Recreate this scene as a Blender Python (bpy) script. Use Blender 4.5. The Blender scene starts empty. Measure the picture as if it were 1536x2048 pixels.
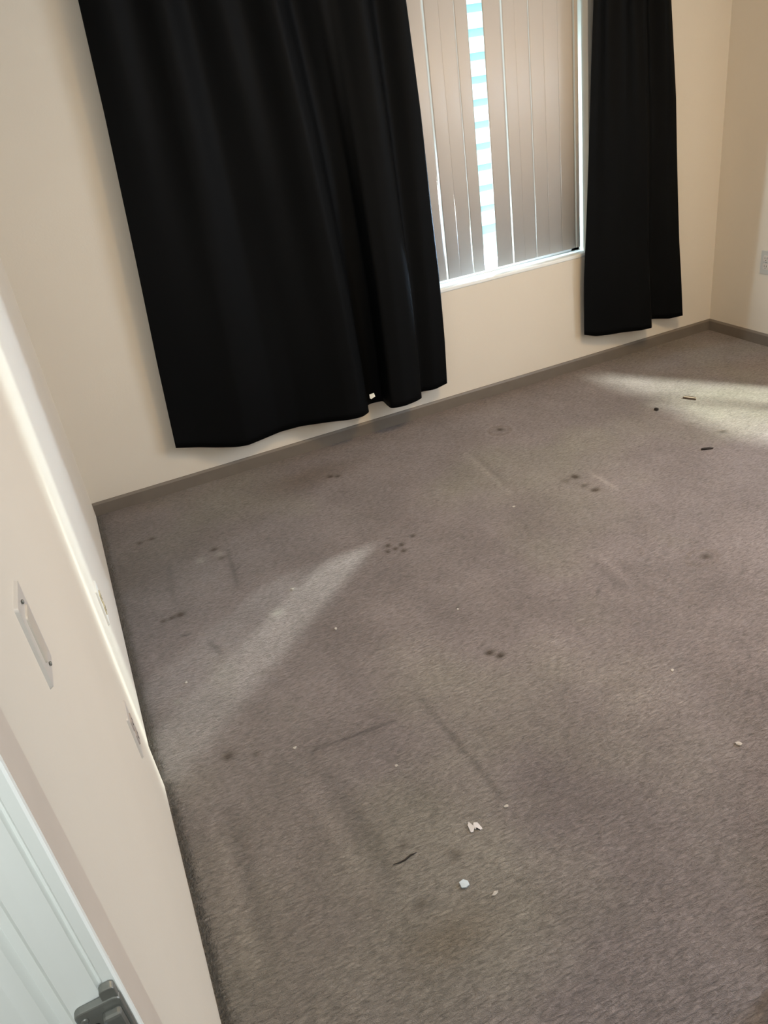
import bpy, bmesh, math, random
import numpy as np
from mathutils import Vector, Matrix

random.seed(7)
rng = np.random.default_rng(11)
S = bpy.context.scene
COL = S.collection

# ---------------------------------------------------------------- camera
cam_d = bpy.data.cameras.new('camera')
cam = bpy.data.objects.new('camera', cam_d)
COL.objects.link(cam)
cam_d.sensor_fit = 'VERTICAL'
cam_d.sensor_height = 24.0
cam_d.lens = 24.0 * 1550.0 / 2048.0
cam_d.clip_start = 0.01
cam_d.clip_end = 200
# world axes seen from the camera (x right, y down, z forward)
f_ = 1550.0
down = Vector((1198 - 768, 3750 - 1024, f_)).normalized()
vx = Vector((5619 - 768, -611 - 1024, f_))
vx = (vx - down * vx.dot(down)).normalized()
vy = down.cross(vx)
if vy.z < 0:
    vy = -vy
up = -down
Rw = Matrix((vx, vy, up))                      # camera frame -> world
flip = Matrix(((1, 0, 0), (0, -1, 0), (0, 0, -1)))
cam.matrix_world = Matrix.Translation((0, 0, 1.5)) @ (Rw @ flip).to_4x4()
S.camera = cam

# ---------------------------------------------------------------- colour management, world, lights
S.view_settings.view_transform = 'Standard'
S.view_settings.look = 'None'
S.view_settings.gamma = 1
S.view_settings.use_curve_mapping = False
S.view_settings.exposure = 0.0

w = bpy.data.worlds.new('world')
S.world = w
w.use_nodes = True
nt = w.node_tree
bg = nt.nodes['Background']
bg.inputs['Color'].default_value = (0.48, 0.80, 1.0, 1)
bg.inputs['Strength'].default_value = 2.2


def light(name, kind, loc, target, energy, color, **kw):
    d = bpy.data.lights.new(name, kind)
    d.energy = energy
    d.color = color
    for k, v in kw.items():
        setattr(d, k, v)
    o = bpy.data.objects.new(name, d)
    COL.objects.link(o)
    o.location = loc
    o.rotation_euler = (Vector(target) - Vector(loc)).to_track_quat('-Z', 'Y').to_euler()
    return o


# sun: comes through the side window (out of frame on the right) and lights the neighbour's wall outside
light('sun', 'SUN', (6, -5, 8), (6 - 0.56, -5 + 0.83, 8 - 1.18), 9.5, (0.98, 1.0, 0.82), angle=0.06)
# warm ceiling lamp of the bedroom, out of frame above
light('ceiling_lamp', 'AREA', (1.95, 1.5, 2.38), (1.95, 1.53, 0), 36.0, (1.0, 0.67, 0.33), shape='DISK', size=0.45)
# hallway lamp behind the doorway
light('hall_lamp', 'AREA', (-0.02, -0.45, 1.85), (-0.05, 0.8, 0.8), 14.0, (0.95, 1.0, 0.98), shape='DISK', size=0.4)
# added fill lamp outside the unseen side window, brightens the left wall
light('side_fill', 'AREA', (3.75, 1.25, 1.5), (0, 1.25, 0.7), 89.0, (0.89, 0.895, 1.0), shape='RECTANGLE', size=1.1, size_y=1.4)
# added lamps outside the missing slat stand in for daylight: left wall and, cooler, right wall
light('gap_fill', 'AREA', (3.56, 4.30, 1.35), (1.91, 3.335, 0.95), 150.0, (0.93, 1.0, 0.97), shape='RECTANGLE', size=0.55, size_y=0.9)
GX, GY = 1.933, 3.335
light('reflected_sun', 'SPOT', (GX + 0.766 * 0.9, GY + 0.643 * 0.9, 0.98), (-0.14, 1.68, 0.02), 600.0,
      (1.0, 1.0, 0.86), spot_size=0.52, spot_blend=1.0, shadow_soft_size=0.012)
light('gap_fill_glow', 'SPOT', (GX + 0.766 * 0.3, GY + 0.643 * 0.3, 0.74), (-0.1, 2.0, 0.45), 190.0,
      (0.93, 1.0, 0.93), spot_size=1.5, spot_blend=0.9, shadow_soft_size=0.006)
light('gap_fill_blue', 'SPOT', (2.33, 3.525, 0.74), (-0.168, 2.6, 0.7), 620.0,
      (0.55, 0.76, 1.0), spot_size=1.2, spot_blend=0.9, shadow_soft_size=0.12)
light('gap_fill_cool', 'SPOT', (1.56, 3.455, 1.1), (3.2, 2.7, 0.9), 120.0,
      (0.72, 0.87, 1.0), spot_size=1.6, spot_blend=0.9, shadow_soft_size=0.05)

# ---------------------------------------------------------------- materials
def new_mat(name):
    m = bpy.data.materials.new(name)
    m.use_nodes = True
    return m, m.node_tree.nodes, m.node_tree.links, m.node_tree.nodes['Principled BSDF']


def simple(name, col, rough=0.6, metal=0.0, noise=0.0, nscale=20.0, bump=0.0, bscale=200.0, spec=0.5):
    m, N, L, P = new_mat(name)
    P.inputs['Base Color'].default_value = (*col, 1)
    P.inputs['Roughness'].default_value = rough
    P.inputs['Metallic'].default_value = metal
    P.inputs['Specular IOR Level'].default_value = spec
    tc = N.new('ShaderNodeTexCoord')
    if noise > 0:
        n = N.new('ShaderNodeTexNoise'); n.inputs['Scale'].default_value = nscale
        n.inputs['Detail'].default_value = 4
        L.new(tc.outputs['Object'], n.inputs['Vector'])
        r = N.new('ShaderNodeValToRGB')
        r.color_ramp.elements[0].position = 0.3
        r.color_ramp.elements[1].position = 0.7
        r.color_ramp.elements[0].color = (*[c * (1 - noise) for c in col], 1)
        r.color_ramp.elements[1].color = (*[min(1, c * (1 + noise)) for c in col], 1)
        L.new(n.outputs['Fac'], r.inputs['Fac'])
        L.new(r.outputs['Color'], P.inputs['Base Color'])
    if bump > 0:
        n2 = N.new('ShaderNodeTexNoise'); n2.inputs['Scale'].default_value = bscale
        n2.inputs['Detail'].default_value = 3
        L.new(tc.outputs['Object'], n2.inputs['Vector'])
        b = N.new('ShaderNodeBump'); b.inputs['Strength'].default_value = bump
        b.inputs['Distance'].default_value = 0.002
        L.new(n2.outputs['Fac'], b.inputs['Height'])
        L.new(b.outputs['Normal'], P.inputs['Normal'])
    return m


M_wall = simple('wall_paint', (0.655, 0.608, 0.530), 0.75, noise=0.012, nscale=3, bump=0.12, bscale=160)
M_ceil = simple('ceiling_paint', (0.78, 0.76, 0.72), 0.9, bump=0.2, bscale=90)
M_trim = simple('trim_paint', (0.80, 0.83, 0.81), 0.4, noise=0.01, nscale=8)
M_jamb = simple('jamb_paint', (0.58, 0.515, 0.45), 0.5, noise=0.03, nscale=12)
M_base = simple('baseboard_vinyl', (0.150, 0.128, 0.105), 0.5, noise=0.06, nscale=14)
M_plate = simple('switch_plastic', (0.58, 0.55, 0.51), 0.35)
M_ivory = simple('ivory_plastic', (0.52, 0.44, 0.28), 0.35)
M_dark = simple('slot_dark', (0.02, 0.018, 0.016), 0.6)
M_steel = simple('brushed_metal', (0.20, 0.205, 0.19), 0.42, metal=0.55, noise=0.15, nscale=30)
M_sill = simple('window_sill_paint', (0.80, 0.84, 0.84), 0.45)
M_vinyl = simple('window_vinyl', (0.82, 0.84, 0.85), 0.4)
M_paper = simple('paper', (0.60, 0.58, 0.59), 0.7, noise=0.05, nscale=60)
M_paperb = simple('paper_blueish', (0.52, 0.60, 0.67), 0.7)
M_lint = simple('lint', (0.46, 0.43, 0.40), 0.9)
M_black = simple('black_bit', (0.012, 0.01, 0.01), 0.5)
M_brownbit = simple('brown_bit', (0.08, 0.055, 0.04), 0.5)
M_tanbit = simple('tan_bit', (0.42, 0.36, 0.28), 0.5)
M_tag = simple('care_tag_cloth', (0.75, 0.75, 0.68), 0.7)
M_concrete = simple('concrete', (0.30, 0.29, 0.27), 0.9, noise=0.1, nscale=5)
M_hair = simple('hair', (0.02, 0.014, 0.012), 0.4)


def curtain_mat():
    m, N, L, P = new_mat('black_curtain_fabric')
    tc = N.new('ShaderNodeTexCoord')
    n = N.new('ShaderNodeTexNoise'); n.inputs['Scale'].default_value = 2.5
    L.new(tc.outputs['Object'], n.inputs['Vector'])
    r = N.new('ShaderNodeValToRGB')
    r.color_ramp.elements[0].color = (0.0016, 0.0020, 0.0024, 1)
    r.color_ramp.elements[1].color = (0.0030, 0.0034, 0.0038, 1)
    L.new(n.outputs['Fac'], r.inputs['Fac'])
    L.new(r.outputs['Color'], P.inputs['Base Color'])
    P.inputs['Roughness'].default_value = 0.62
    P.inputs['Specular IOR Level'].default_value = 0.07
    wv = N.new('ShaderNodeTexWave'); wv.inputs['Scale'].default_value = 300
    wv.bands_direction = 'DIAGONAL'
    L.new(tc.outputs['Object'], wv.inputs['Vector'])
    b = N.new('ShaderNodeBump'); b.inputs['Strength'].default_value = 0.08; b.inputs['Distance'].default_value = 0.0006
    L.new(wv.outputs['Fac'], b.inputs['Height'])
    L.new(b.outputs['Normal'], P.inputs['Normal'])
    return m


M_curtain = curtain_mat()


def slat_mat():
    m, N, L, P = new_mat('blind_vinyl')
    P.inputs['Base Color'].default_value = (0.53, 0.50, 0.47, 1)
    P.inputs['Roughness'].default_value = 0.45
    tr = N.new('ShaderNodeBsdfTranslucent'); tr.inputs['Color'].default_value = (0.70, 0.60, 0.50, 1)
    mx = N.new('ShaderNodeMixShader'); mx.inputs['Fac'].default_value = 0.002
    out = [n for n in N if n.type == 'OUTPUT_MATERIAL'][0]
    L.new(P.outputs['BSDF'], mx.inputs[1]); L.new(tr.outputs['BSDF'], mx.inputs[2])
    L.new(mx.outputs['Shader'], out.inputs['Surface'])
    return m


M_slat = slat_mat()


def crease_glow_mat():
    m, N, L, P = new_mat('crease_glow_vinyl')
    P.inputs['Base Color'].default_value = (0.6, 0.62, 0.62, 1)
    tr = N.new('ShaderNodeBsdfTranslucent'); tr.inputs['Color'].default_value = (0.8, 0.85, 0.85, 1)
    mx = N.new('ShaderNodeMixShader'); mx.inputs['Fac'].default_value = 0.3
    out = [n for n in N if n.type == 'OUTPUT_MATERIAL'][0]
    L.new(P.outputs['BSDF'], mx.inputs[1]); L.new(tr.outputs['BSDF'], mx.inputs[2])
    L.new(mx.outputs['Shader'], out.inputs['Surface'])
    return m


M_crease_glow = crease_glow_mat()


def glass_mat():
    m, N, L, P = new_mat('window_glass')
    tr = N.new('ShaderNodeBsdfTransparent'); tr.inputs['Color'].default_value = (0.94, 0.97, 0.98, 1)
    gl = N.new('ShaderNodeBsdfGlossy'); gl.inputs['Roughness'].default_value = 0.02
    mx = N.new('ShaderNodeMixShader')
    out = [n for n in N if n.type == 'OUTPUT_MATERIAL'][0]
    mx.inputs['Fac'].default_value = 0.05
    L.new(tr.outputs['BSDF'], mx.inputs[1]); L.new(gl.outputs['BSDF'], mx.inputs[2])
    L.new(mx.outputs['Shader'], out.inputs['Surface'])
    return m


M_glass = glass_mat()


def siding_mat():
    m, N, L, P = new_mat('siding_paint')
    P.inputs['Roughness'].default_value = 0.6
    P.inputs['Base Color'].default_value = (0.52, 0.72, 0.76, 1)
    return m


M_siding = siding_mat()


def carpet_mat():
    m, N, L, P = new_mat('carpet')
    P.inputs['Roughness'].default_value = 1.0
    P.inputs['Specular IOR Level'].default_value = 0.05
    P.inputs['Sheen Weight'].default_value = 0.15
    P.inputs['Sheen Roughness'].default_value = 0.6
    at = N.new('ShaderNodeAttribute'); at.attribute_name = 'tone'
    geo = N.new('ShaderNodeTexCoord')
    # fine pile: streaks brushed along one direction, warped
    mp = N.new('ShaderNodeMapping'); mp.inputs['Rotation'].default_value = (0, 0, math.radians(14))
    mp.inputs['Scale'].default_value = (1.0, 3.4, 1.0)
    L.new(geo.outputs['Object'], mp.inputs['Vector'])
    n1 = N.new('ShaderNodeTexNoise'); n1.inputs['Scale'].default_value = 52; n1.inputs['Detail'].default_value = 5
    n1.inputs['Roughness'].default_value = 0.62; n1.inputs['Distortion'].default_value = 0.7
    L.new(mp.outputs['Vector'], n1.inputs['Vector'])
    n2 = N.new('ShaderNodeTexNoise'); n2.inputs['Scale'].default_value = 420; n2.inputs['Detail'].default_value = 3
    L.new(geo.outputs['Object'], n2.inputs['Vector'])
    n3 = N.new('ShaderNodeTexNoise'); n3.inputs['Scale'].default_value = 3.2; n3.inputs['Detail'].default_value = 5
    n3.inputs['Roughness'].default_value = 0.6
    L.new(geo.outputs['Object'], n3.inputs['Vector'])
    r1 = N.new('ShaderNodeValToRGB')
    r1.color_ramp.elements[0].position = 0.32; r1.color_ramp.elements[0].color = (0.46, 0.46, 0.46, 1)
    r1.color_ramp.elements[1].position = 0.68; r1.color_ramp.elements[1].color = (1.42, 1.42, 1.42, 1)
    L.new(n1.outputs['Fac'], r1.inputs['Fac'])
    r3 = N.new('ShaderNodeValToRGB')
    r3.color_ramp.elements[0].position = 0.30; r3.color_ramp.elements[0].color = (0.86, 0.85, 0.84, 1)
    r3.color_ramp.elements[1].position = 0.70; r3.color_ramp.elements[1].color = (1.12, 1.12, 1.13, 1)
    L.new(n3.outputs['Fac'], r3.inputs['Fac'])
    m1 = N.new('ShaderNodeMix'); m1.data_type = 'RGBA'; m1.blend_type = 'MULTIPLY'; m1.inputs[0].default_value = 0.72
    L.new(at.outputs['Color'], m1.inputs[6]); L.new(r1.outputs['Color'], m1.inputs[7])
    m2 = N.new('ShaderNodeMix'); m2.data_type = 'RGBA'; m2.blend_type = 'MULTIPLY'; m2.inputs[0].default_value = 1.0
    L.new(m1.outputs[2], m2.inputs[6]); L.new(r3.outputs['Color'], m2.inputs[7])
    L.new(m2.outputs[2], P.inputs['Base Color'])
    add = N.new('ShaderNodeMath'); add.operation = 'MULTIPLY_ADD'
    L.new(n2.outputs['Fac'], add.inputs[0]); add.inputs[1].default_value = 0.45
    L.new(n1.outputs['Fac'], add.inputs[2])
    b = N.new('ShaderNodeBump'); b.inputs['Strength'].default_value = 1.0; b.inputs['Distance'].default_value = 0.009
    L.new(add.outputs[0], b.inputs['Height'])
    L.new(b.outputs['Normal'], P.inputs['Normal'])
    return m


M_carpet = carpet_mat()
M_fibre = simple('carpet_fibre', (0.20, 0.185, 0.165), 0.95, noise=0.2, nscale=60)

# ---------------------------------------------------------------- mesh helpers
def obj(name, bm, mat, parent=None, smooth=False, bevel=0.0, segs=2):
    me = bpy.data.meshes.new(name)
    bmesh.ops.recalc_face_normals(bm, faces=bm.faces[:])
    bm.to_mesh(me); bm.free()
    o = bpy.data.objects.new(name, me)
    COL.objects.link(o)
    me.materials.append(mat)
    if smooth:
        for p in me.polygons: p.use_smooth = True
    if parent is not None:
        o.parent = parent
    if bevel > 0:
        b = o.modifiers.new('bevel', 'BEVEL'); b.width = bevel; b.segments = segs; b.limit_method = 'ANGLE'
    return o


def add_box(bm, x0, x1, y0, y1, z0, z1):
    v = [bm.verts.new((x, y, z)) for x in (x0, x1) for y in (y0, y1) for z in (z0, z1)]
    for f in ((0, 1, 3, 2), (4, 6, 7, 5), (0, 4, 5, 1), (2, 3, 7, 6), (0, 2, 6, 4), (1, 5, 7, 3)):
        bm.faces.new([v[i] for i in f])


def box(*a):
    bm = bmesh.new(); add_box(bm, *a); return bm


def prism_z(pts, z0, z1):
    bm = bmesh.new()
    lo = [bm.verts.new((x, y, z0)) for x, y in pts]
    hi = [bm.verts.new((x, y, z1)) for x, y in pts]
    n = len(pts)
    for i in range(n):
        j = (i + 1) % n
        bm.faces.new((lo[i], lo[j], hi[j], hi[i]))
    bm.faces.new(lo); bm.faces.new(hi[::-1])
    return bm


def add_tube(bm, pts, r, seg=8, taper=None):
    rings = []
    n = len(pts)
    for i, p in enumerate(pts):
        p = Vector(p)
        t = (Vector(pts[min(i + 1, n - 1)]) - Vector(pts[max(i - 1, 0)])).normalized()
        a = t.cross(Vector((0.3, 0.2, 1))).normalized(); b = t.cross(a)
        rr = r if taper is None else r * taper(i / (n - 1))
        rings.append([bm.verts.new(p + (a * math.cos(k * 2 * math.pi / seg) + b * math.sin(k * 2 * math.pi / seg)) * rr) for k in range(seg)])
    for i in range(n - 1):
        for k in range(seg):
            bm.faces.new((rings[i][k], rings[i][(k + 1) % seg], rings[i + 1][(k + 1) % seg], rings[i + 1][k]))
    bm.faces.new(rings[0]); bm.faces.new(rings[-1][::-1])


def struct(o):
    o['kind'] = 'structure'; return o


def tag(o, label, cat, group=None):
    o['label'] = label; o['category'] = cat
    if group: o['group'] = group
    return o


def empty(name, loc=(0, 0, 0)):
    o = bpy.data.objects.new(name, None); COL.objects.link(o); o.location = loc; o.empty_display_size = 0.05
    return o


# ---------------------------------------------------------------- room dimensions (metres)
XL, XLF, XR = -0.152, -0.168, 3.245      # left wall near / far segment, right wall
YB, YF = 3.285, 0.522                    # back wall, inner face of the doorway wall
H = 2.44
WX0, WX1, WZ0, WZ1 = 0.62, 2.435, 0.572, 2.06
YS = 1.585                                # where the left wall steps back

# ---------------------------------------------------------------- carpet (floor) with relief, brushed tracks and stains
gx0, gx1, gy0, gy1 = -0.20, 3.26, 0.30, 3.30
st = 0.0062
xs = np.arange(gx0, gx1 + st, st); ys = np.arange(gy0, gy1 + st, st)
X, Y = np.meshgrid(xs, ys, indexing='ij')
base = np.array([0.243, 0.211, 0.209])
col = np.ones(X.shape + (3,)) * base
Z = np.zeros(X.shape)


def fbm(scale, seed):
    r = np.random.default_rng(seed); out = np.zeros(X.shape); amp = 1; tot = 0
    for o_ in range(4):
        s = scale * 2 ** o_
        nx = int((gx1 - gx0) * s) + 3; ny = int((gy1 - gy0) * s) + 3
        g = r.random((nx, ny))
        u = (X - gx0) * s; v = (Y - gy0) * s
        i = u.astype(int); j = v.astype(int); fu = u - i; fv = v - j
        fu = fu * fu * (3 - 2 * fu); fv = fv * fv * (3 - 2 * fv)
        val = g[i, j] * (1 - fu) * (1 - fv) + g[i + 1, j] * fu * (1 - fv) + g[i, j + 1] * (1 - fu) * fv + g[i + 1, j + 1] * fu * fv
        out += amp * val; tot += amp; amp *= 0.55
    return out / tot - 0.5


def mixcol(c, wgt):
    global col
    col = col * (1 - wgt[..., None]) + np.array(c) * wgt[..., None]


def mul(wgt):
    global col
    col = col * wgt[..., None]


def seg_dist(x0, y0, x1, y1):
    dx, dy = x1 - x0, y1 - y0
    t = np.clip(((X - x0) * dx + (Y - y0) * dy) / (dx * dx + dy * dy), 0, 1)
    return np.hypot(X - x0 - t * dx, Y - y0 - t * dy), t


Z += 0.0035 * fbm(9, 1) + 0.0022 * fbm(24, 2)
mul(1 + 0.30 * fbm(2.2, 3))
mul(1 + 0.26 * fbm(8, 4))
# tint patches (cleaner mauve / olive traffic areas)
t5 = fbm(1.8, 5)
mixcol((0.275, 0.262, 0.215), np.clip(t5 * 2.2, 0, 0.6))
# warm wall bounce painted in along the window wall, plus a brown smudge
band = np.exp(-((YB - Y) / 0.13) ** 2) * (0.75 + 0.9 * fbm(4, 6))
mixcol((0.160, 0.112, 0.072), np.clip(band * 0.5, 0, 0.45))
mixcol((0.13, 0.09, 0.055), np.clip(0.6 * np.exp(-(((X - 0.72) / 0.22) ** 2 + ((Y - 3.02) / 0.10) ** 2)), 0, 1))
edge = np.exp(-np.clip(X - XLF, 0, 9) / 0.028)  # dirt and junction shade painted into the carpet edge at the left wall
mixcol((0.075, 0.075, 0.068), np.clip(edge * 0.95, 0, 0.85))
# greyer corner on the left, brown smudge and browner zone in the foreground
mixcol((0.175, 0.165, 0.158), 0.75 * np.exp(-(((X + 0.05) / 0.42) ** 2 + ((Y - 2.75) / 0.42) ** 2)))
mixcol((0.185, 0.150, 0.105), 0.65 * np.exp(-(((X - 0.30) / 0.10) ** 2 + ((Y - 0.87) / 0.05) ** 2)))
mixcol((0.225, 0.200, 0.165), 0.6 * np.exp(-(((X + 0.03) / 0.30) ** 2 + ((Y - 1.05) / 0.45) ** 2)))
# brushed pile tracks: (x0,y0,x1,y1,width,gain)
for x0, y0, x1, y1, wd, g in (
        (0.55, 1.511, 0.571, 1.101, 0.010, -0.20), (0.224, 1.487, 0.455, 1.47, 0.005, -0.38),
        (0.175, 1.402, 0.198, 1.035, 0.018, 0.14), (0.235, 1.402, 0.26, 1.035, 0.020, -0.14), (-0.058, 1.40, -0.07, 1.00, 0.022, 0.14),
        (-0.02, 1.40, -0.03, 1.05, 0.02, -0.12), (1.395, 2.782, 1.359, 2.35, 0.014, 0.16), (1.42, 2.76, 1.385, 2.40, 0.016, -0.12),
        (1.700, 2.30, 1.697, 2.13, 0.010, 0.25), (1.368, 1.796, 1.344, 1.603, 0.011, 0.20), (1.33, 1.80, 1.31, 1.60, 0.014, -0.10),
        (0.27, 2.627, 0.24, 2.351, 0.010, -0.22), (0.05, 2.70, 0.02, 2.40, 0.012, -0.12), (0.003, 2.188, 0.034, 2.179, 0.006, -0.4),
        (0.083, 2.096, 0.10, 2.03, 0.012, -0.25), (0.75, 2.28, 0.78, 1.7, 0.05, -0.08), (0.95, 1.9, 1.0, 1.1, 0.06, 0.07),
        (0.42, 1.95, 0.40, 1.2, 0.05, -0.07), (1.25, 1.5, 1.22, 0.9, 0.05, -0.06), (0.62, 2.0, 0.60, 1.5, 0.04, 0.06)):
    d, t = seg_dist(x0, y0, x1, y1)
    wgt = np.exp(-(d / wd) ** 2) * (0.6 + 0.4 * np.sin(np.pi * np.clip(t, 0.05, 0.95)))
    mul(1 + 1.5 * g * wgt)
    Z += np.where(g < 0, -0.0018, 0.001) * wgt * min(1, abs(g) * 4)
# round stains and dents: (x,y,radius,strength)
for x0, y0, rx, ry, s in (
        (0.224, 2.669, .016, .012, .75), (0.237, 2.587, .016, .012, .45), (-0.029, 2.91, .014, .012, .6), (0.02, 2.912, .016, .013, .55),
        (0.026, 2.312, .015, .015, .8), (-0.004, 2.309, .013, .011, .7), (-0.033, 2.309, .010, .010, .7),
        (0.797, 2.287, .011, .011, .75), (0.811, 2.252, .010, .011, .75), (0.842, 2.263, .010, .011, .8), (0.83, 2.222, .011, .011, .7),
        (0.78, 2.25, .008, .011, .7), (0.903, 2.295, .010, .009, .7), (0.807, 1.572, .014, .010, .85), (0.826, 1.545, .013, .011, .85),
        (1.643, 2.895, .014, .016, .8), (1.635, 2.307, .016, .018, .85), (1.631, 2.173, .017, .014, .85), (1.618, 2.224, .02, .012, .5),
        (1.585, 2.30, .014, .012, .4), (1.634, 1.598, .020, .016, .6), (0.818, 2.962, .015, .013, .8), (0.847, 2.945, .014, .012, .7),
        (0.019, 1.588, .017, .017, .55), (0.088, 1.555, .012, .010, .35), (2.343, 2.257, .02, .016, .5), (0.285, 0.965, .016, .012, .35),
        (0.40, 1.03, .018, .014, .35), (0.31, 1.11, .012, .01, .3), (0.19, 1.86, .02, .01, .25), (1.02, 1.27, .05, .03, .16)):
    q = ((X - x0) / rx) ** 2 + ((Y - y0) / ry) ** 2
    wgt = np.clip(s * 1.45 * np.exp(-q), 0, 1)
    mixcol((0.050, 0.034, 0.020), np.clip(wgt, 0, 0.95))
    Z -= 0.003 * wgt
# faint ring stain
q = np.hypot((X - 1.635) / 1.0, (Y - 2.885) / 1.0)
ring = np.exp(-((q - 0.05) / 0.008) ** 2)
mixcol((0.17, 0.13, 0.10), 0.35 * ring); mul(1 + 0.16 * np.exp(-((q - 0.066) / 0.008) ** 2))
q = np.hypot((X - 1.62) / 1.0, (Y - 1.60) / 0.7)
mixcol((0.19, 0.15, 0.12), 0.3 * np.exp(-((q - 0.055) / 0.012) ** 2))
# pale paint-like smears
for x0, y0, r0 in ((0.317, 2.126, 0.022), (0.406, 2.225, 0.012), (0.235, 2.62, 0.016), (-0.063, 1.875, .011), (0.16, 2.62, 0.018)):
    mixcol((0.42, 0.41, 0.37), 0.5 * np.exp(-(((X - x0) ** 2 + (Y - y0) ** 2) / r0 ** 2)))
# short random dark pile nicks
for k in range(260):
    x0 = rng.uniform(-0.1, 2.2); y0 = rng.uniform(0.6, 2.6); a = rng.uniform(0.1, 0.9); ln = rng.uniform(0.008, 0.03)
    i0 = int((x0 - gx0) / st); j0 = int((y0 - gy0) / st)
    sl = (slice(max(0, i0 - 8), i0 + 9), slice(max(0, j0 - 8), j0 + 9))
    lx = (X[sl] - x0) * math.cos(a) + (Y[sl] - y0) * math.sin(a); ly = -(X[sl] - x0) * math.sin(a) + (Y[sl] - y0) * math.cos(a)
    col[sl] *= (1 - rng.uniform(0.08, 0.28) * np.exp(-(lx / ln) ** 2 - (ly / 0.005) ** 2))[..., None]
Z -= Z[(X > 0) & (X < 3)].max()
col = np.clip(col, 0.01, 0.9)
nx, ny = X.shape
co = np.stack([X, Y, Z], -1).reshape(-1, 3).astype(np.float32)
idx = np.arange(nx * ny).reshape(nx, ny)
fc = np.stack([idx[:-1, :-1], idx[1:, :-1], idx[1:, 1:], idx[:-1, 1:]], -1).reshape(-1, 4).astype(np.int32)
me = bpy.data.meshes.new('floor')
me.vertices.add(len(co)); me.vertices.foreach_set('co', co.ravel())
me.loops.add(fc.size); me.loops.foreach_set('vertex_index', fc.ravel())
me.polygons.add(len(fc)); me.polygons.foreach_set('loop_start', np.arange(0, fc.size, 4, dtype=np.int32))
me.polygons.foreach_set('loop_total', np.full(len(fc), 4, dtype=np.int32))
me.polygons.foreach_set('use_smooth', np.ones(len(fc), dtype=bool))
me.update(calc_edges=True)
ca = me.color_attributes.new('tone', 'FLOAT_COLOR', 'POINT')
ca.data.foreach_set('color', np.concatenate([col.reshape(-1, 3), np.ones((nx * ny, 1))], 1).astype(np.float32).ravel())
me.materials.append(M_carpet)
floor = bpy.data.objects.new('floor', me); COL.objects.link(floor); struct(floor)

hallf = obj('floor_hall', box(-1.3, 1.6, -1.6, 0.31, -0.05, -0.004), M_fibre); struct(hallf)

# ---------------------------------------------------------------- walls and ceiling
T = 0.12
# left wall: near segment stands a little proud, ends in a rounded edge
pts = [(XL - 0.14, YF), (XL, YF)]
pts += [(XL, YS - 0.012)] + [(XL - 0.012 + 0.012 * math.cos(a), YS - 0.012 + 0.012 * math.sin(a)) for a in [math.radians(k) for k in range(15, 91, 15)]]
pts += [(XLF, YS), (XLF, YB + 0.16), (XL - 0.14, YB + 0.16)]
struct(obj('wall_left', prism_z(pts, -0.02, H), M_wall))
W2Y0, W2Y1, W2Z0, W2Z1 = 0.60, 1.86, 0.60, 2.16  # added, unseen side window; lets in the sun patch and the side fill
bm = bmesh.new()
add_box(bm, XR, XR + T, YF - 0.1, YB + 0.16, -0.02, W2Z0)
add_box(bm, XR, XR + T, YF - 0.1, YB + 0.16, W2Z1, H)
add_box(bm, XR, XR + T, YF - 0.1, W2Y0, W2Z0, W2Z1)
add_box(bm, XR, XR + T, W2Y1, YB + 0.16, W2Z0, W2Z1)
struct(obj('wall_right', bm, M_wall))
bm = bmesh.new()
YO = YB + 0.15
add_box(bm, XLF, XR, YB, YO, -0.02, WZ0)
add_box(bm, XLF, XR, YB, YO, WZ1, H)
add_box(bm, XLF, WX0, YB, YO, WZ0, WZ1)
add_box(bm, WX1, XR, YB, YO, WZ0, WZ1)
struct(obj('wall_back', bm, M_wall))
bm = bmesh.new()
DX1 = 0.78
add_box(bm, DX1, XR, 0.4716, YF, -0.02, H)
add_box(bm, XL, DX1, 0.4716, YF, 2.06, H)
struct(obj('wall_front', bm, M_wall))
struct(obj('ceiling', box(-1.35, XR + T, -1.65, YO, H, H + 0.1), M_ceil))
# the hallway the photographer stands in
bm = bmesh.new()
add_box(bm, -1.3, -0.262, 0.482, 0.52, -0.02, H)
add_box(bm, -1.35, -1.3, -1.6, 0.52, -0.02, H)
add_box(bm, 1.6, 1.65, -1.6, 0.52, -0.02, H)
add_box(bm, -1.35, 1.65, -1.65, -1.6, -0.02, H)
struct(obj('wall_hall', bm, M_wall))

# baseboards
def bb_profile(d, h):
    return [(0, 0), (d, 0), (d, h * 0.86), (d * 0.55, h), (0, h)]
bm = bmesh.new()
d, h = 0.011, 0.062
vs = []
for x in (XLF, XR):
    vs.append([bm.verts.new((x, YB - a, -0.004 + b)) for a, b in bb_profile(d, h)])
for i in range(5):
    j = (i + 1) % 5; bm.faces.new((vs[0][i], vs[0][j], vs[1][j], vs[1][i]))
bm.faces.new(vs[0]); bm.faces.new(vs[1][::-1])
struct(obj('baseboard_back', bm, M_base))
bm = bmesh.new(); vs = []
for y in (YF, YB - d):
    vs.append([bm.verts.new((XR - a, y, -0.004 + b)) for a, b in bb_profile(d, h)])
for i in range(5):
    j = (i + 1) % 5; bm.faces.new((vs[0][i], vs[0][j], vs[1][j], vs[1][i]))
bm.faces.new(vs[0]); bm.faces.new(vs[1][::-1])
struct(obj('baseboard_right', bm, M_base))

# ---------------------------------------------------------------- doorway: jamb, moulded casing, latch plate
door = obj('door_1', box(XL - 0.09, -0.135, 0.4715, YF, 0.0, 2.06), M_jamb); struct(door)
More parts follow.
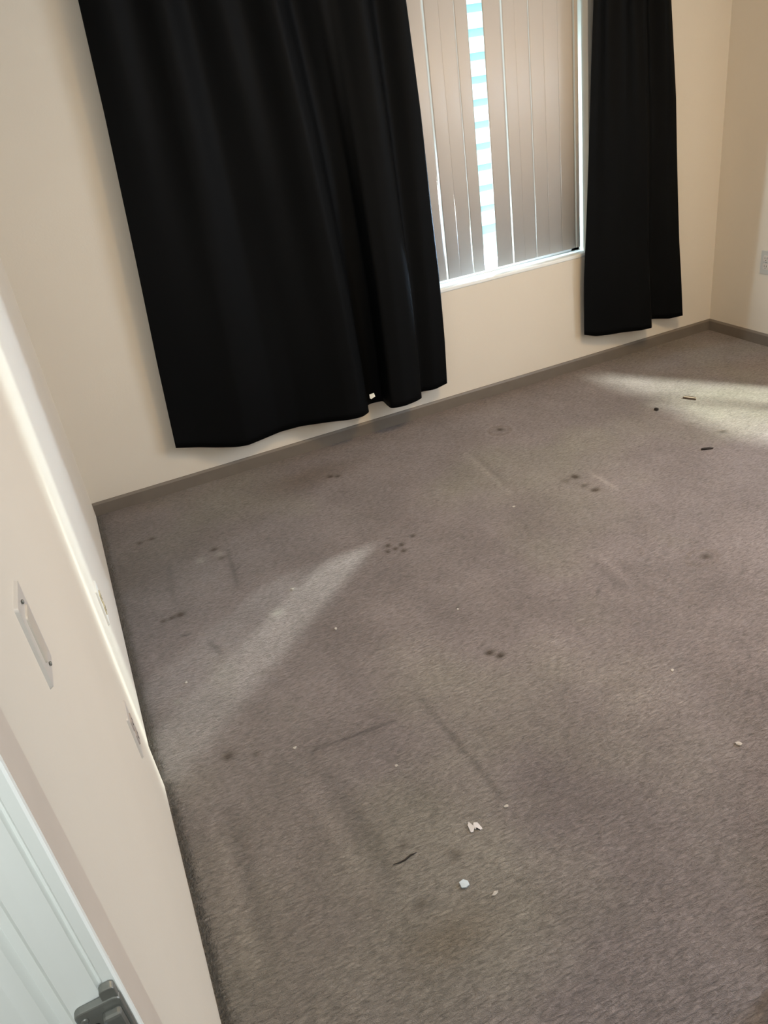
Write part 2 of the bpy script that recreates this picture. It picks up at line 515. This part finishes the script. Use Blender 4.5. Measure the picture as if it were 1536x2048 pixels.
# casing profile facing the hall, extruded upwards (x to the left, y towards the camera)
prof = [(-0.1352, 0.4715), (-0.1352, 0.466), (-0.137, 0.464), (-0.1455, 0.4635), (-0.1475, 0.4665), (-0.1495, 0.4665), (-0.1515, 0.4630),
        (-0.166, 0.4600), (-0.176, 0.4590), (-0.180, 0.4640), (-0.188, 0.4650), (-0.193, 0.4590), (-0.205, 0.4550), (-0.262, 0.4530), (-0.262, 0.4815), (-0.245, 0.4815), (-0.245, 0.4715)]
cas = obj('casing', prism_z(prof, 0.0, 2.10), M_trim, door)
struct_bm = box(XL, DX1 + 0.07, 0.4551, 0.4714, 2.061, 2.14)
obj('casing', struct_bm, M_trim, door, bevel=0.004)
jr = obj('jamb', box(0.765, DX1 + 0.0, 0.4715, YF, 0.0, 2.06), M_jamb, door)
obj('casing', box(0.767, 0.85, 0.455, 0.4715, 0.0, 2.06), M_trim, door, bevel=0.004)

# latch plate: brushed metal, faces the hall
def plate_outline(x0, x1, z0, z1, r=0.006, n=4):
    out = []
    for cx, cz, a0 in ((x1 - r, z1 - r, 0), (x0 + r, z1 - r, 90), (x0 + r, z0 + r, 180), (x1 - r, z0 + r, 270)):
        for k in range(n + 1):
            a = math.radians(a0 + 90 * k / n); out.append((cx + r * math.cos(a), cz + r * math.sin(a)))
    return out
def prism_y(pts, y0, y1):
    bm = bmesh.new()
    A = [bm.verts.new((x, y0, z)) for x, z in pts]; B = [bm.verts.new((x, y1, z)) for x, z in pts]
    n = len(pts)
    for i in range(n):
        j = (i + 1) % n; bm.faces.new((A[i], A[j], B[j], B[i]))
    bm.faces.new(A); bm.faces.new(B[::-1])
    return bm
lp = obj('latch_plate', prism_y(plate_outline(-0.174, -0.1365, 0.800, 0.872), 0.4525, 0.4600), M_steel, door, bevel=0.0015)
lp['label'] = 'scuffed grey metal latch plate'
bm = prism_y(plate_outline(-0.150, -0.1375, 0.864, 0.884, 0.004), 0.4540, 0.4615)
obj('latch_tab', bm, M_steel, lp, bevel=0.001)
bm = box(-0.1540, -0.1385, 0.4440, 0.4540, 0.806, 0.862)
obj('latch_bolt', bm, M_steel, lp, bevel=0.003)
bm = prism_y(plate_outline(-0.1665, -0.1585, 0.828, 0.852, 0.003), 0.4515, 0.4530)
obj('latch_slot', bm, M_dark, lp)
bm = bmesh.new(); bmesh.ops.create_uvsphere(bm, u_segments=14, v_segments=8, radius=0.0035)
bmesh.ops.scale(bm, vec=(1, 0.45, 1), verts=bm.verts); bmesh.ops.translate(bm, vec=(-0.1675, 0.4522, 0.861), verts=bm.verts)
obj('screw', bm, M_steel, lp, smooth=True)

# ---------------------------------------------------------------- window
win = bmesh.new()
fy0, fy1 = YB + 0.085, YB + 0.14
fw = 0.045
add_box(win, WX0, WX1, fy0, fy1, WZ0 + 0.02, WZ0 + 0.02 + fw)
add_box(win, WX0, WX1, fy0, fy1, WZ1 - fw, WZ1)
add_box(win, WX0, WX0 + fw, fy0, fy1, WZ0 + 0.02, WZ1)
add_box(win, WX1 - fw, WX1, fy0, fy1, WZ0 + 0.02, WZ1)
add_box(win, 1.42, 1.47, fy0 - 0.005, fy1, WZ0 + 0.02, WZ1)
wo = obj('window_1', win, M_vinyl); struct(wo)
obj('glass', box(WX0 + fw, 1.42, fy0 + 0.02, fy0 + 0.026, WZ0 + 0.02 + fw, WZ1 - fw), M_glass, wo)
obj('glass', box(1.47, WX1 - fw, fy0 + 0.02, fy0 + 0.026, WZ0 + 0.02 + fw, WZ1 - fw), M_glass, wo)
obj('window_sill', box(WX0 + 0.001, WX1 - 0.001, YB - 0.004, fy1, WZ0, WZ0 + 0.018), M_sill, wo, bevel=0.004)

bm = bmesh.new()
add_box(bm, XR + 0.07, XR + 0.115, W2Y0, W2Y1, W2Z0, W2Z0 + 0.04); add_box(bm, XR + 0.07, XR + 0.115, W2Y0, W2Y1, W2Z1 - 0.04, W2Z1)
add_box(bm, XR + 0.07, XR + 0.115, W2Y0, W2Y0 + 0.04, W2Z0, W2Z1); add_box(bm, XR + 0.07, XR + 0.115, W2Y1 - 0.04, W2Y1, W2Z0, W2Z1)
add_box(bm, XR + 0.075, XR + 0.11, 1.30, 1.335, W2Z0, W2Z1)  # mullion added to streak the sun patch
w2 = obj('window_2', bm, M_vinyl); struct(w2)
obj('glass', box(XR + 0.09, XR + 0.094, W2Y0 + 0.04, W2Y1 - 0.04, W2Z0 + 0.04, W2Z1 - 0.04), M_glass, w2)

# ---------------------------------------------------------------- vertical blind
bl = empty('vertical_blind', (1.54, 3.33, 2.0))
tag(bl, 'beige vertical slat blind in the window, one slat missing', 'blinds')
inv = Matrix.Translation(-Vector(bl.location))
def slat(x0, x1, yoff=0.0, bow=0.0015, z0=0.612, z1=1.985):
    bm = bmesh.new(); n = 10; rows = []
    for zz in (z0, z1):
        rows.append([])
        for k in range(n + 1):
            u = k / n
            rows[-1].append(bm.verts.new((x0 + (x1 - x0) * u, 3.335 + yoff - bow * math.sin(math.pi * u), zz)))
    for k in range(n):
        bm.faces.new((rows[0][k], rows[0][k + 1], rows[1][k + 1], rows[1][k]))
    bmesh.ops.transform(bm, matrix=inv, verts=bm.verts)
    o = obj('blind_slat', bm, M_slat, bl, smooth=True)
    s = o.modifiers.new('solid', 'SOLIDIFY'); s.thickness = 0.0012
edges_l = [0.655, 0.735, 0.815, 0.895, 0.975, 1.055, 1.135, 1.215, 1.295, 1.375, 1.445, 1.518, 1.5915, 1.6650, 1.7380, 1.8100, 1.8720]
for i in range(len(edges_l) - 1):
    g = {1.665: 0.016, 1.81: 0.004}.get(edges_l[i], -0.004)
    slat(edges_l[i] + g / 2, edges_l[i + 1] + (0.004 if edges_l[i + 1] not in (1.665, 1.81, 1.872) else -0.0006), yoff=0.0)
edges_r = [1.9430, 2.0290, 2.0950, 2.1640, 2.2380, 2.3120, 2.3920, 2.4180]
for i in range(len(edges_r) - 1):
    g = {2.029: 0.016, 2.164: 0.005, 2.392: 0.016}.get(edges_r[i], 0.0 if i == 0 else -0.004)
    slat(edges_r[i] + g / 2, edges_r[i + 1] + (0.004 if edges_r[i + 1] in (2.095, 2.238, 2.312) else -0.0006), yoff=0.0)
for xc, wd in ((1.665, 0.016), (1.81, 0.004), (2.029, 0.016), (2.164, 0.005), (2.392, 0.016)):  # added translucent strips imitate light glowing along the slat creases
    bm = box(xc - 0.0006, xc + wd / 2, 3.3350, 3.3358, 0.612, 1.985); bmesh.ops.transform(bm, matrix=inv, verts=bm.verts)
    obj('crease_glow_strip', bm, M_crease_glow, bl)
bm = box(WX0 + 0.01, WX1 - 0.01, 3.31, 3.355, 1.99, 2.03); bmesh.ops.transform(bm, matrix=inv, verts=bm.verts)
obj('headrail', bm, M_vinyl, bl, bevel=0.003)

# ---------------------------------------------------------------- curtains
def interp(tab, z):
    zs = [t[0] for t in tab]; vs_ = [t[1] for t in tab]
    return float(np.interp(z, zs, vs_))
def curtain(name, hem, left_tab, right_tab, pleats, phase, ztop=2.20, amp=0.034):
    P = np.array(hem, float)
    seg = np.r_[0, np.cumsum(np.hypot(np.diff(P[:, 0]), np.diff(P[:, 1])))]
    s0 = seg / seg[-1]
    n, mz = 260, 70
    s = np.linspace(0, 1, n)
    hx = np.interp(s, s0, P[:, 0]); hy = np.interp(s, s0, P[:, 1]); hz = np.interp(s, s0, P[:, 2])
    ker = np.array([1, 4, 6, 4, 1.]) / 16.
    for _ in range(3):
        for a in (hx, hy, hz):
            a[2:-2] = np.convolve(a, ker, 'valid')
    un = (hx - hx[0]) / (hx[-1] - hx[0])
    bm = bmesh.new(); G = []
    for j in range(mz + 1):
        t = j / mz
        row = []
        for i in range(n):
            z = hz[i] + (ztop - hz[i]) * t
            xl = interp(left_tab, z); xr = interp(right_tab, z)
            wq = t ** 1.3
            u = un[i] * (1 - wq) + (s[i]) * wq
            x = xl + (xr - xl) * u
            yh = 3.195 + (hy[i] - 3.195) * (1 - 0.35 * t)
            yp = 3.190 + amp * math.cos(2 * math.pi * pleats * s[i] + phase)
            y = yh * (1 - wq * 0.7) + yp * wq * 0.7
            y += 0.004 * math.sin(9 * s[i] + 5 * z) * (1 - t)
            y = min(y, 3.268)
            row.append(bm.verts.new((x, y, z)))
        G.append(row)
    for j in range(mz):
        for i in range(n - 1):
            bm.faces.new((G[j][i], G[j][i + 1], G[j + 1][i + 1], G[j + 1][i]))
    o = obj(name, bm, M_curtain, smooth=True)
    sm = o.modifiers.new('solid', 'SOLIDIFY'); sm.thickness = 0.002
    return o
hemL = [(0.237, 3.238, 0.215), (0.335, 3.240, 0.187), (0.41, 3.225, 0.168), (0.484, 3.208, 0.153), (0.537, 3.195, 0.15), (0.600, 3.212, 0.15), (0.704, 3.243, 0.15),
        (0.800, 3.241, 0.15), (0.930, 3.192, 0.15), (1.011, 3.150, 0.15), (1.070, 3.140, 0.15), (1.117, 3.170, 0.15), (1.130, 3.235, 0.155),
        (1.165, 3.262, 0.15), (1.225, 3.250, 0.15), (1.218, 3.185, 0.15), (1.217, 3.130, 0.15), (1.278, 3.115, 0.15), (1.345, 3.130, 0.15),
        (1.385, 3.150, 0.15), (1.392, 3.215, 0.15), (1.410, 3.226, 0.15), (1.479, 3.206, 0.15), (1.553, 3.222, 0.157)]
cl = curtain('curtain', hemL, [(0.2, 0.237), (0.6, 0.262), (1.02, 0.294), (1.5, 0.328), (2.2, 0.365)],
             [(0.15, 1.553), (0.37, 1.561), (0.7, 1.564), (1.33, 1.548), (1.73, 1.528), (2.2, 1.50)], 6.5, 0.6)
tag(cl, 'wide black curtain panel left of the blind, hem almost at the baseboard', 'curtain', 'black curtain panels at the window')
hemR = [(2.372, 3.235, 0.192), (2.44, 3.232, 0.168), (2.515, 3.228, 0.158), (2.595, 3.222, 0.153), (2.683, 3.188, 0.15), (2.745, 3.176, 0.15), (2.768, 3.20, 0.15),
        (2.785, 3.255, 0.165), (2.83, 3.258, 0.16), (2.905, 3.225, 0.15), (2.980, 3.212, 0.152)]
cr = curtain('curtain', hemR, [(0.15, 2.368), (0.48, 2.365), (0.98, 2.381), (1.64, 2.404), (2.2, 2.42)],
             [(0.15, 2.982), (0.555, 2.93), (1.2, 2.872), (1.6, 2.817), (2.2, 2.76)], 3.5, 2.0)
tag(cr, 'narrow black curtain panel right of the blind, beside the room corner', 'curtain', 'black curtain panels at the window')
bm = bmesh.new()
vsx = [bm.verts.new((x, y, z)) for x, y, z in ((1.125, 3.150, 0.240), (1.146, 3.146, 0.243), (1.149, 3.142, 0.226), (1.136, 3.143, 0.222), (1.130, 3.146, 0.217), (1.124, 3.148, 0.222))]
bm.faces.new(vsx)
tg = obj('care_tag', bm, M_tag, cl); tg['label'] = 'small white care tag'
tg.modifiers.new('solid', 'SOLIDIFY').thickness = 0.0012
# rod above the frame that both panels hang from
rod = empty('curtain_rod', (1.5, 3.19, 2.215)); tag(rod, 'black curtain rod above the window', 'curtain rod')
bm = bmesh.new(); add_tube(bm, [(-1.28, 0, 0), (1.38, 0, 0)], 0.010, 12); obj('rod', bm, M_black, rod, smooth=True)
for sx in (-1.30, 1.40):
    bm = bmesh.new(); bmesh.ops.create_uvsphere(bm, u_segments=16, v_segments=10, radius=0.022); bmesh.ops.translate(bm, vec=(sx, 0, 0), verts=bm.verts)
    obj('finial', bm, M_black, rod, smooth=True)
    bm = bmesh.new(); add_box(bm, sx * 0.97 - 0.008, sx * 0.97 + 0.008, 0.0, YB - 3.19, -0.018, -0.008)
    add_box(bm, sx * 0.97 - 0.012, sx * 0.97 + 0.012, YB - 3.19 - 0.004, YB - 3.19, -0.05, 0.03); obj('bracket', bm, M_black, rod, bevel=0.001)

# ---------------------------------------------------------------- wall plates
def rounded_plate_x(x, sgn, yc, zc, wy, hz_, th, mat, name, parent=None):
    pts = plate_outline(-wy / 2, wy / 2, -hz_ / 2, hz_ / 2, 0.004)
    bm = bmesh.new()
    A = [bm.verts.new((0, a, b)) for a, b in pts]; B = [bm.verts.new((sgn * th, a * 0.95, b * 0.97)) for a, b in pts]
    n = len(pts)
    for i in range(n):
        j = (i + 1) % n; bm.faces.new((A[i], A[j], B[j], B[i]))
    bm.faces.new(A); bm.faces.new(B[::-1])
    bmesh.ops.translate(bm, vec=(x, yc, zc), verts=bm.verts)
    return obj(name, bm, mat, parent)
def outlet(x, sgn, y, z, label, plate_mat, face_mat, th=0.006):
    e = empty('wall_outlet', (x, y, z)); tag(e, label, 'outlet')
    rounded_plate_x(0, sgn, 0, 0, 0.070, 0.115, th, plate_mat, 'cover_plate', e)
    for dz in (-0.0195, 0.0195):
        fo = rounded_plate_x(sgn * th * 0.9, sgn, 0, dz, 0.034, 0.029, 0.003, face_mat, 'socket_face', e)
        bm = bmesh.new()
        for dy, hh in ((-0.0065, 0.009), (0.0065, 0.007)):
            add_box(bm, sgn * (th + 0.0018) - 0.0012, sgn * (th + 0.0018) + 0.0012, dy - 0.0012, dy + 0.0012, dz - hh / 2 + .002, dz + hh / 2 + .002)
        add_box(bm, sgn * (th + 0.0018) - 0.0012, sgn * (th + 0.0018) + 0.0012, -0.002, 0.002, dz - 0.010, dz - 0.006)
        s_ = obj('slots', bm, M_dark, fo)
    bm = bmesh.new(); bmesh.ops.create_uvsphere(bm, u_segments=10, v_segments=6, radius=0.003); bmesh.ops.scale(bm, vec=(0.5, 1, 1), verts=bm.verts)
    bmesh.ops.translate(bm, vec=(sgn * th, 0, 0), verts=bm.verts); obj('screw', bm, M_steel, e, smooth=True)
    return e
outlet(XLF, 1, 1.965, 0.345, 'ivory outlet low on the left wall, brightly daylit strip near the window', simple('outlet_white', (0.72, 0.72, 0.68), 0.4), M_ivory, 0.005)
outlet(XL, 1, 1.385, 0.365, 'greyish outlet low on the left wall, just before the wall edge', M_plate, simple('outlet_grey', (0.42, 0.37, 0.34), 0.4), 0.004)
outlet(XR, -1, 2.935, 0.415, 'outlet on the right wall near the corner, cut by the frame', simple('outlet_shade', (0.48, 0.49, 0.47), 0.4), M_plate, 0.005)
sw = empty('light_switch', (XL, 0.832, 1.0)); tag(sw, 'light switch plate on the near left wall at waist height', 'light switch')
rounded_plate_x(0, 1, 0, 0, 0.070, 0.115, 0.004, M_plate, 'cover_plate', sw)
rk = rounded_plate_x(0.0035, 1, 0, 0, 0.034, 0.067, 0.0025, simple('rocker_plastic', (0.58, 0.53, 0.46), 0.3), 'rocker', sw)
for dz in (-0.045, 0.045):
    bm = bmesh.new(); bmesh.ops.create_uvsphere(bm, u_segments=10, v_segments=6, radius=0.003); bmesh.ops.scale(bm, vec=(0.5, 1, 1), verts=bm.verts)
    bmesh.ops.translate(bm, vec=(0.0055, 0, dz), verts=bm.verts); obj('screw', bm, M_steel, sw, smooth=True)

# ---------------------------------------------------------------- outside
struct(obj('ground', box(-6, 12, YO, 14, -0.35, -0.25), M_concrete))
nb = empty('neighbour_house', (2.5, 6.0, -0.25)); tag(nb, 'white horizontal siding of the house next door seen through the blind gap', 'house')
bm = bmesh.new()
z = 0.30; prevv = None; pitch = 0.156
zb = 0.53
k = 0
row_pts = [(6.0, -0.25), (6.0, 0.28)]
zz = 0.28
while zz < 3.6:
    row_pts += [(5.942, zz), (5.998, zz + pitch)]
    zz += pitch
def ext_x(pts, x0, x1):
    bm = bmesh.new()
    A = [bm.verts.new((x0, y, z)) for y, z in pts]; B = [bm.verts.new((x1, y, z)) for y, z in pts]
    for i in range(len(pts) - 1):
        bm.faces.new((A[i], A[i + 1], B[i + 1], B[i]))
    return bm
bm = ext_x(row_pts, -2.5, 9.0)
bmesh.ops.translate(bm, vec=(-2.5, -6.0, 0.25), verts=bm.verts)
obj('siding', bm, M_siding, nb)
bm = box(-5.0, 6.5, 0.01, 0.2, 0.0, 3.8); obj('wall', bm, M_siding, nb)

# ---------------------------------------------------------------- debris on the carpet
def blob(name, pts2d, z0, th, mat, ruffle=0.0):
    cx = sum(p[0] for p in pts2d) / len(pts2d); cy = sum(p[1] for p in pts2d) / len(pts2d)
    bm = bmesh.new()
    c0 = bm.verts.new((0, 0, th * 1.3)); ring = [bm.verts.new((x - cx, y - cy, th + random.uniform(-1, 1) * ruffle)) for x, y in pts2d]
    lo = [bm.verts.new((x - cx, y - cy, 0)) for x, y in pts2d]; c1 = bm.verts.new((0, 0, 0))
    n = len(ring)
    for i in range(n):
        j = (i + 1) % n
        bm.faces.new((c0, ring[i], ring[j])); bm.faces.new((ring[i], lo[i], lo[j], ring[j])); bm.faces.new((c1, lo[j], lo[i]))
    o = obj(name, bm, mat); o.location = (cx, cy, z0); return o
def irregular(cx, cy, rx, ry, ang=0.0, n=9, jit=0.25):
    out = []
    for k in range(n):
        a = 2 * math.pi * k / n; r = 1 + random.uniform(-jit, jit)
        x, y = rx * r * math.cos(a), ry * r * math.sin(a)
        out.append((cx + x * math.cos(ang) - y * math.sin(ang), cy + x * math.sin(ang) + y * math.cos(ang)))
    return out
zf = -0.002
# white M-shaped scrap
ms = [(0.459, 1.064), (0.462, 1.084), (0.468, 1.090), (0.472, 1.078), (0.477, 1.083), (0.485, 1.079), (0.487, 1.060), (0.481, 1.059), (0.479, 1.071), (0.473, 1.066), (0.468, 1.072), (0.465, 1.062)]
tag(blob('paper_scrap', ms, zf, 0.003, M_paper, 0.001), 'torn white paper scrap with a notch, in the foreground carpet', 'paper scrap')
tag(blob('paper_scrap', [(0.376, 0.955), (0.377, 0.968), (0.388, 0.971), (0.395, 0.963), (0.394, 0.953), (0.384, 0.951)], zf, 0.003, M_paperb, 0.0008), 'pale blue-white square paper scrap, nearest the camera', 'paper scrap')
tag(blob('paper_scrap', irregular(0.431, 0.911, 0.008, 0.004, 0.3), zf, 0.002, M_lint, 0.001), 'faint pinkish crumb right of the square paper scrap', 'paper scrap')
tag(blob('crumb', irregular(2.178, 2.171, 0.024, 0.007, -0.5, 10, 0.15), zf, 0.006, M_black), 'long flat black fragment on the carpet, outside the sunlit patch', 'debris')
tag(blob('crumb', irregular(2.293, 2.603, 0.0095, 0.0095, 0, 9, 0.2), zf, 0.009, M_black), 'small round black crumb at the edge of the sunlit patch', 'debris')
cb = empty('broken_clip', (2.487, 2.605, zf)); tag(cb, 'small brown open-framed clip lying in the sunlit patch', 'debris')
cb.rotation_euler = (0, 0, math.radians(-62))
bm = bmesh.new(); add_box(bm, -0.03, 0.03, -0.007, -0.002, 0, 0.008); obj('bar', bm, M_brownbit, cb, bevel=0.001)
bm = bmesh.new(); add_box(bm, -0.028, 0.026, -0.002, 0.010, 0.001, 0.006); obj('body', bm, M_tanbit, cb, bevel=0.001)
bm = bmesh.new(); add_box(bm, -0.028, 0.024, 0.010, 0.013, 0, 0.008); obj('bar', bm, M_brownbit, cb, bevel=0.001)
bm = bmesh.new()
hp = [(0.272, 1.0765), (0.285, 1.0745), (0.299, 1.0740), (0.307, 1.0765), (0.314, 1.0790), (0.321, 1.0785), (0.330, 1.0785)]
add_tube(bm, [(x - 0.3, y - 1.076, 0.002) for x, y in hp], 0.0016, 6, lambda t: 0.45 + 0.8 * math.sin(math.pi * t) ** 0.7)
hs = obj('hair_strand', bm, M_hair, smooth=True); hs.location = (0.3, 1.076, zf); tag(hs, 'thin dark curved strand on the foreground carpet', 'debris')
LBL = [((0.394, 1.326), 0.0055, 'white lint speck on the open carpet left of the long pile track'),
       ((0.565, 1.085), 0.0050, 'white lint speck right of and behind the notched paper scrap'),
       ((0.458, 1.932), 0.0050, 'pale lint speck just outside the slanting daylight wedge'),
       ((-0.024, 1.945), 0.0055, 'pale lint speck inside the daylight wedge near the left wall'),
       ((0.406, 2.225), 0.0060, 'pale lint speck in the far part of the daylight wedge'),
       ((1.313, 2.247), 0.0055, 'pale lint speck on the mid carpet left of the brown stain pair'),
       ((0.827, 1.804), 0.0040, 'tiny lint speck on the central carpet between the stain clusters'),
       ((1.181, 1.239), 0.0045, 'tiny lint speck on the right side of the carpet'),
       ((1.135, 0.962), 0.0075, 'white crumb on the carpet near the right edge of the photo'),
       ((0.186, 1.52), 0.0045, 'tiny lint speck at the left end of the thin dark pile line')]
for (x, y), r, lb in LBL:
    tag(blob('lint_speck', irregular(x, y, r, r * 0.8, random.uniform(0, 3), 8, 0.35), zf, r * 0.5, M_lint, 0.0008), lb, 'lint', 'lint specks on the carpet')

# ---------------------------------------------------------------- carpet fibres: loose pile along the left wall and scattered tufts
def fibres(n, fn, hmin, hmax, wd):
    V = np.zeros((n * 3, 3), np.float32)
    for i in range(n):
        x, y = fn()
        a = random.uniform(0, 6.28); hh = random.uniform(hmin, hmax)
        lx = random.gauss(0.45, 0.35) * hh; ly = random.gauss(0, 0.5) * hh
        ca_, sa_ = math.cos(a) * wd, math.sin(a) * wd
        V[3 * i] = (x - ca_, y - sa_, -0.004); V[3 * i + 1] = (x + ca_, y + sa_, -0.004); V[3 * i + 2] = (x + lx, y + ly, -0.002 + hh)
    me = bpy.data.meshes.new('carpet_fibres')
    me.vertices.add(n * 3); me.vertices.foreach_set('co', V.ravel())
    me.loops.add(n * 3); me.loops.foreach_set('vertex_index', np.arange(n * 3, dtype=np.int32))
    me.polygons.add(n); me.polygons.foreach_set('loop_start', np.arange(0, n * 3, 3, dtype=np.int32))
    me.polygons.foreach_set('loop_total', np.full(n, 3, dtype=np.int32)); me.update(calc_edges=True)
    me.materials.append(M_fibre)
    o = bpy.data.objects.new('carpet_fibres', me); COL.objects.link(o)
    return o
def near_wall():
    y = 0.75 + 2.5 * random.random() ** 1.3
    x0 = XL if y < YS else XLF
    return x0 + 0.002 + abs(random.gauss(0, 0.010)), y
fb = fibres(9000, near_wall, 0.004, 0.011, 0.0011)
fb['kind'] = 'stuff'; tag(fb, 'dark loose carpet fibres fringing the foot of the left wall', 'carpet')
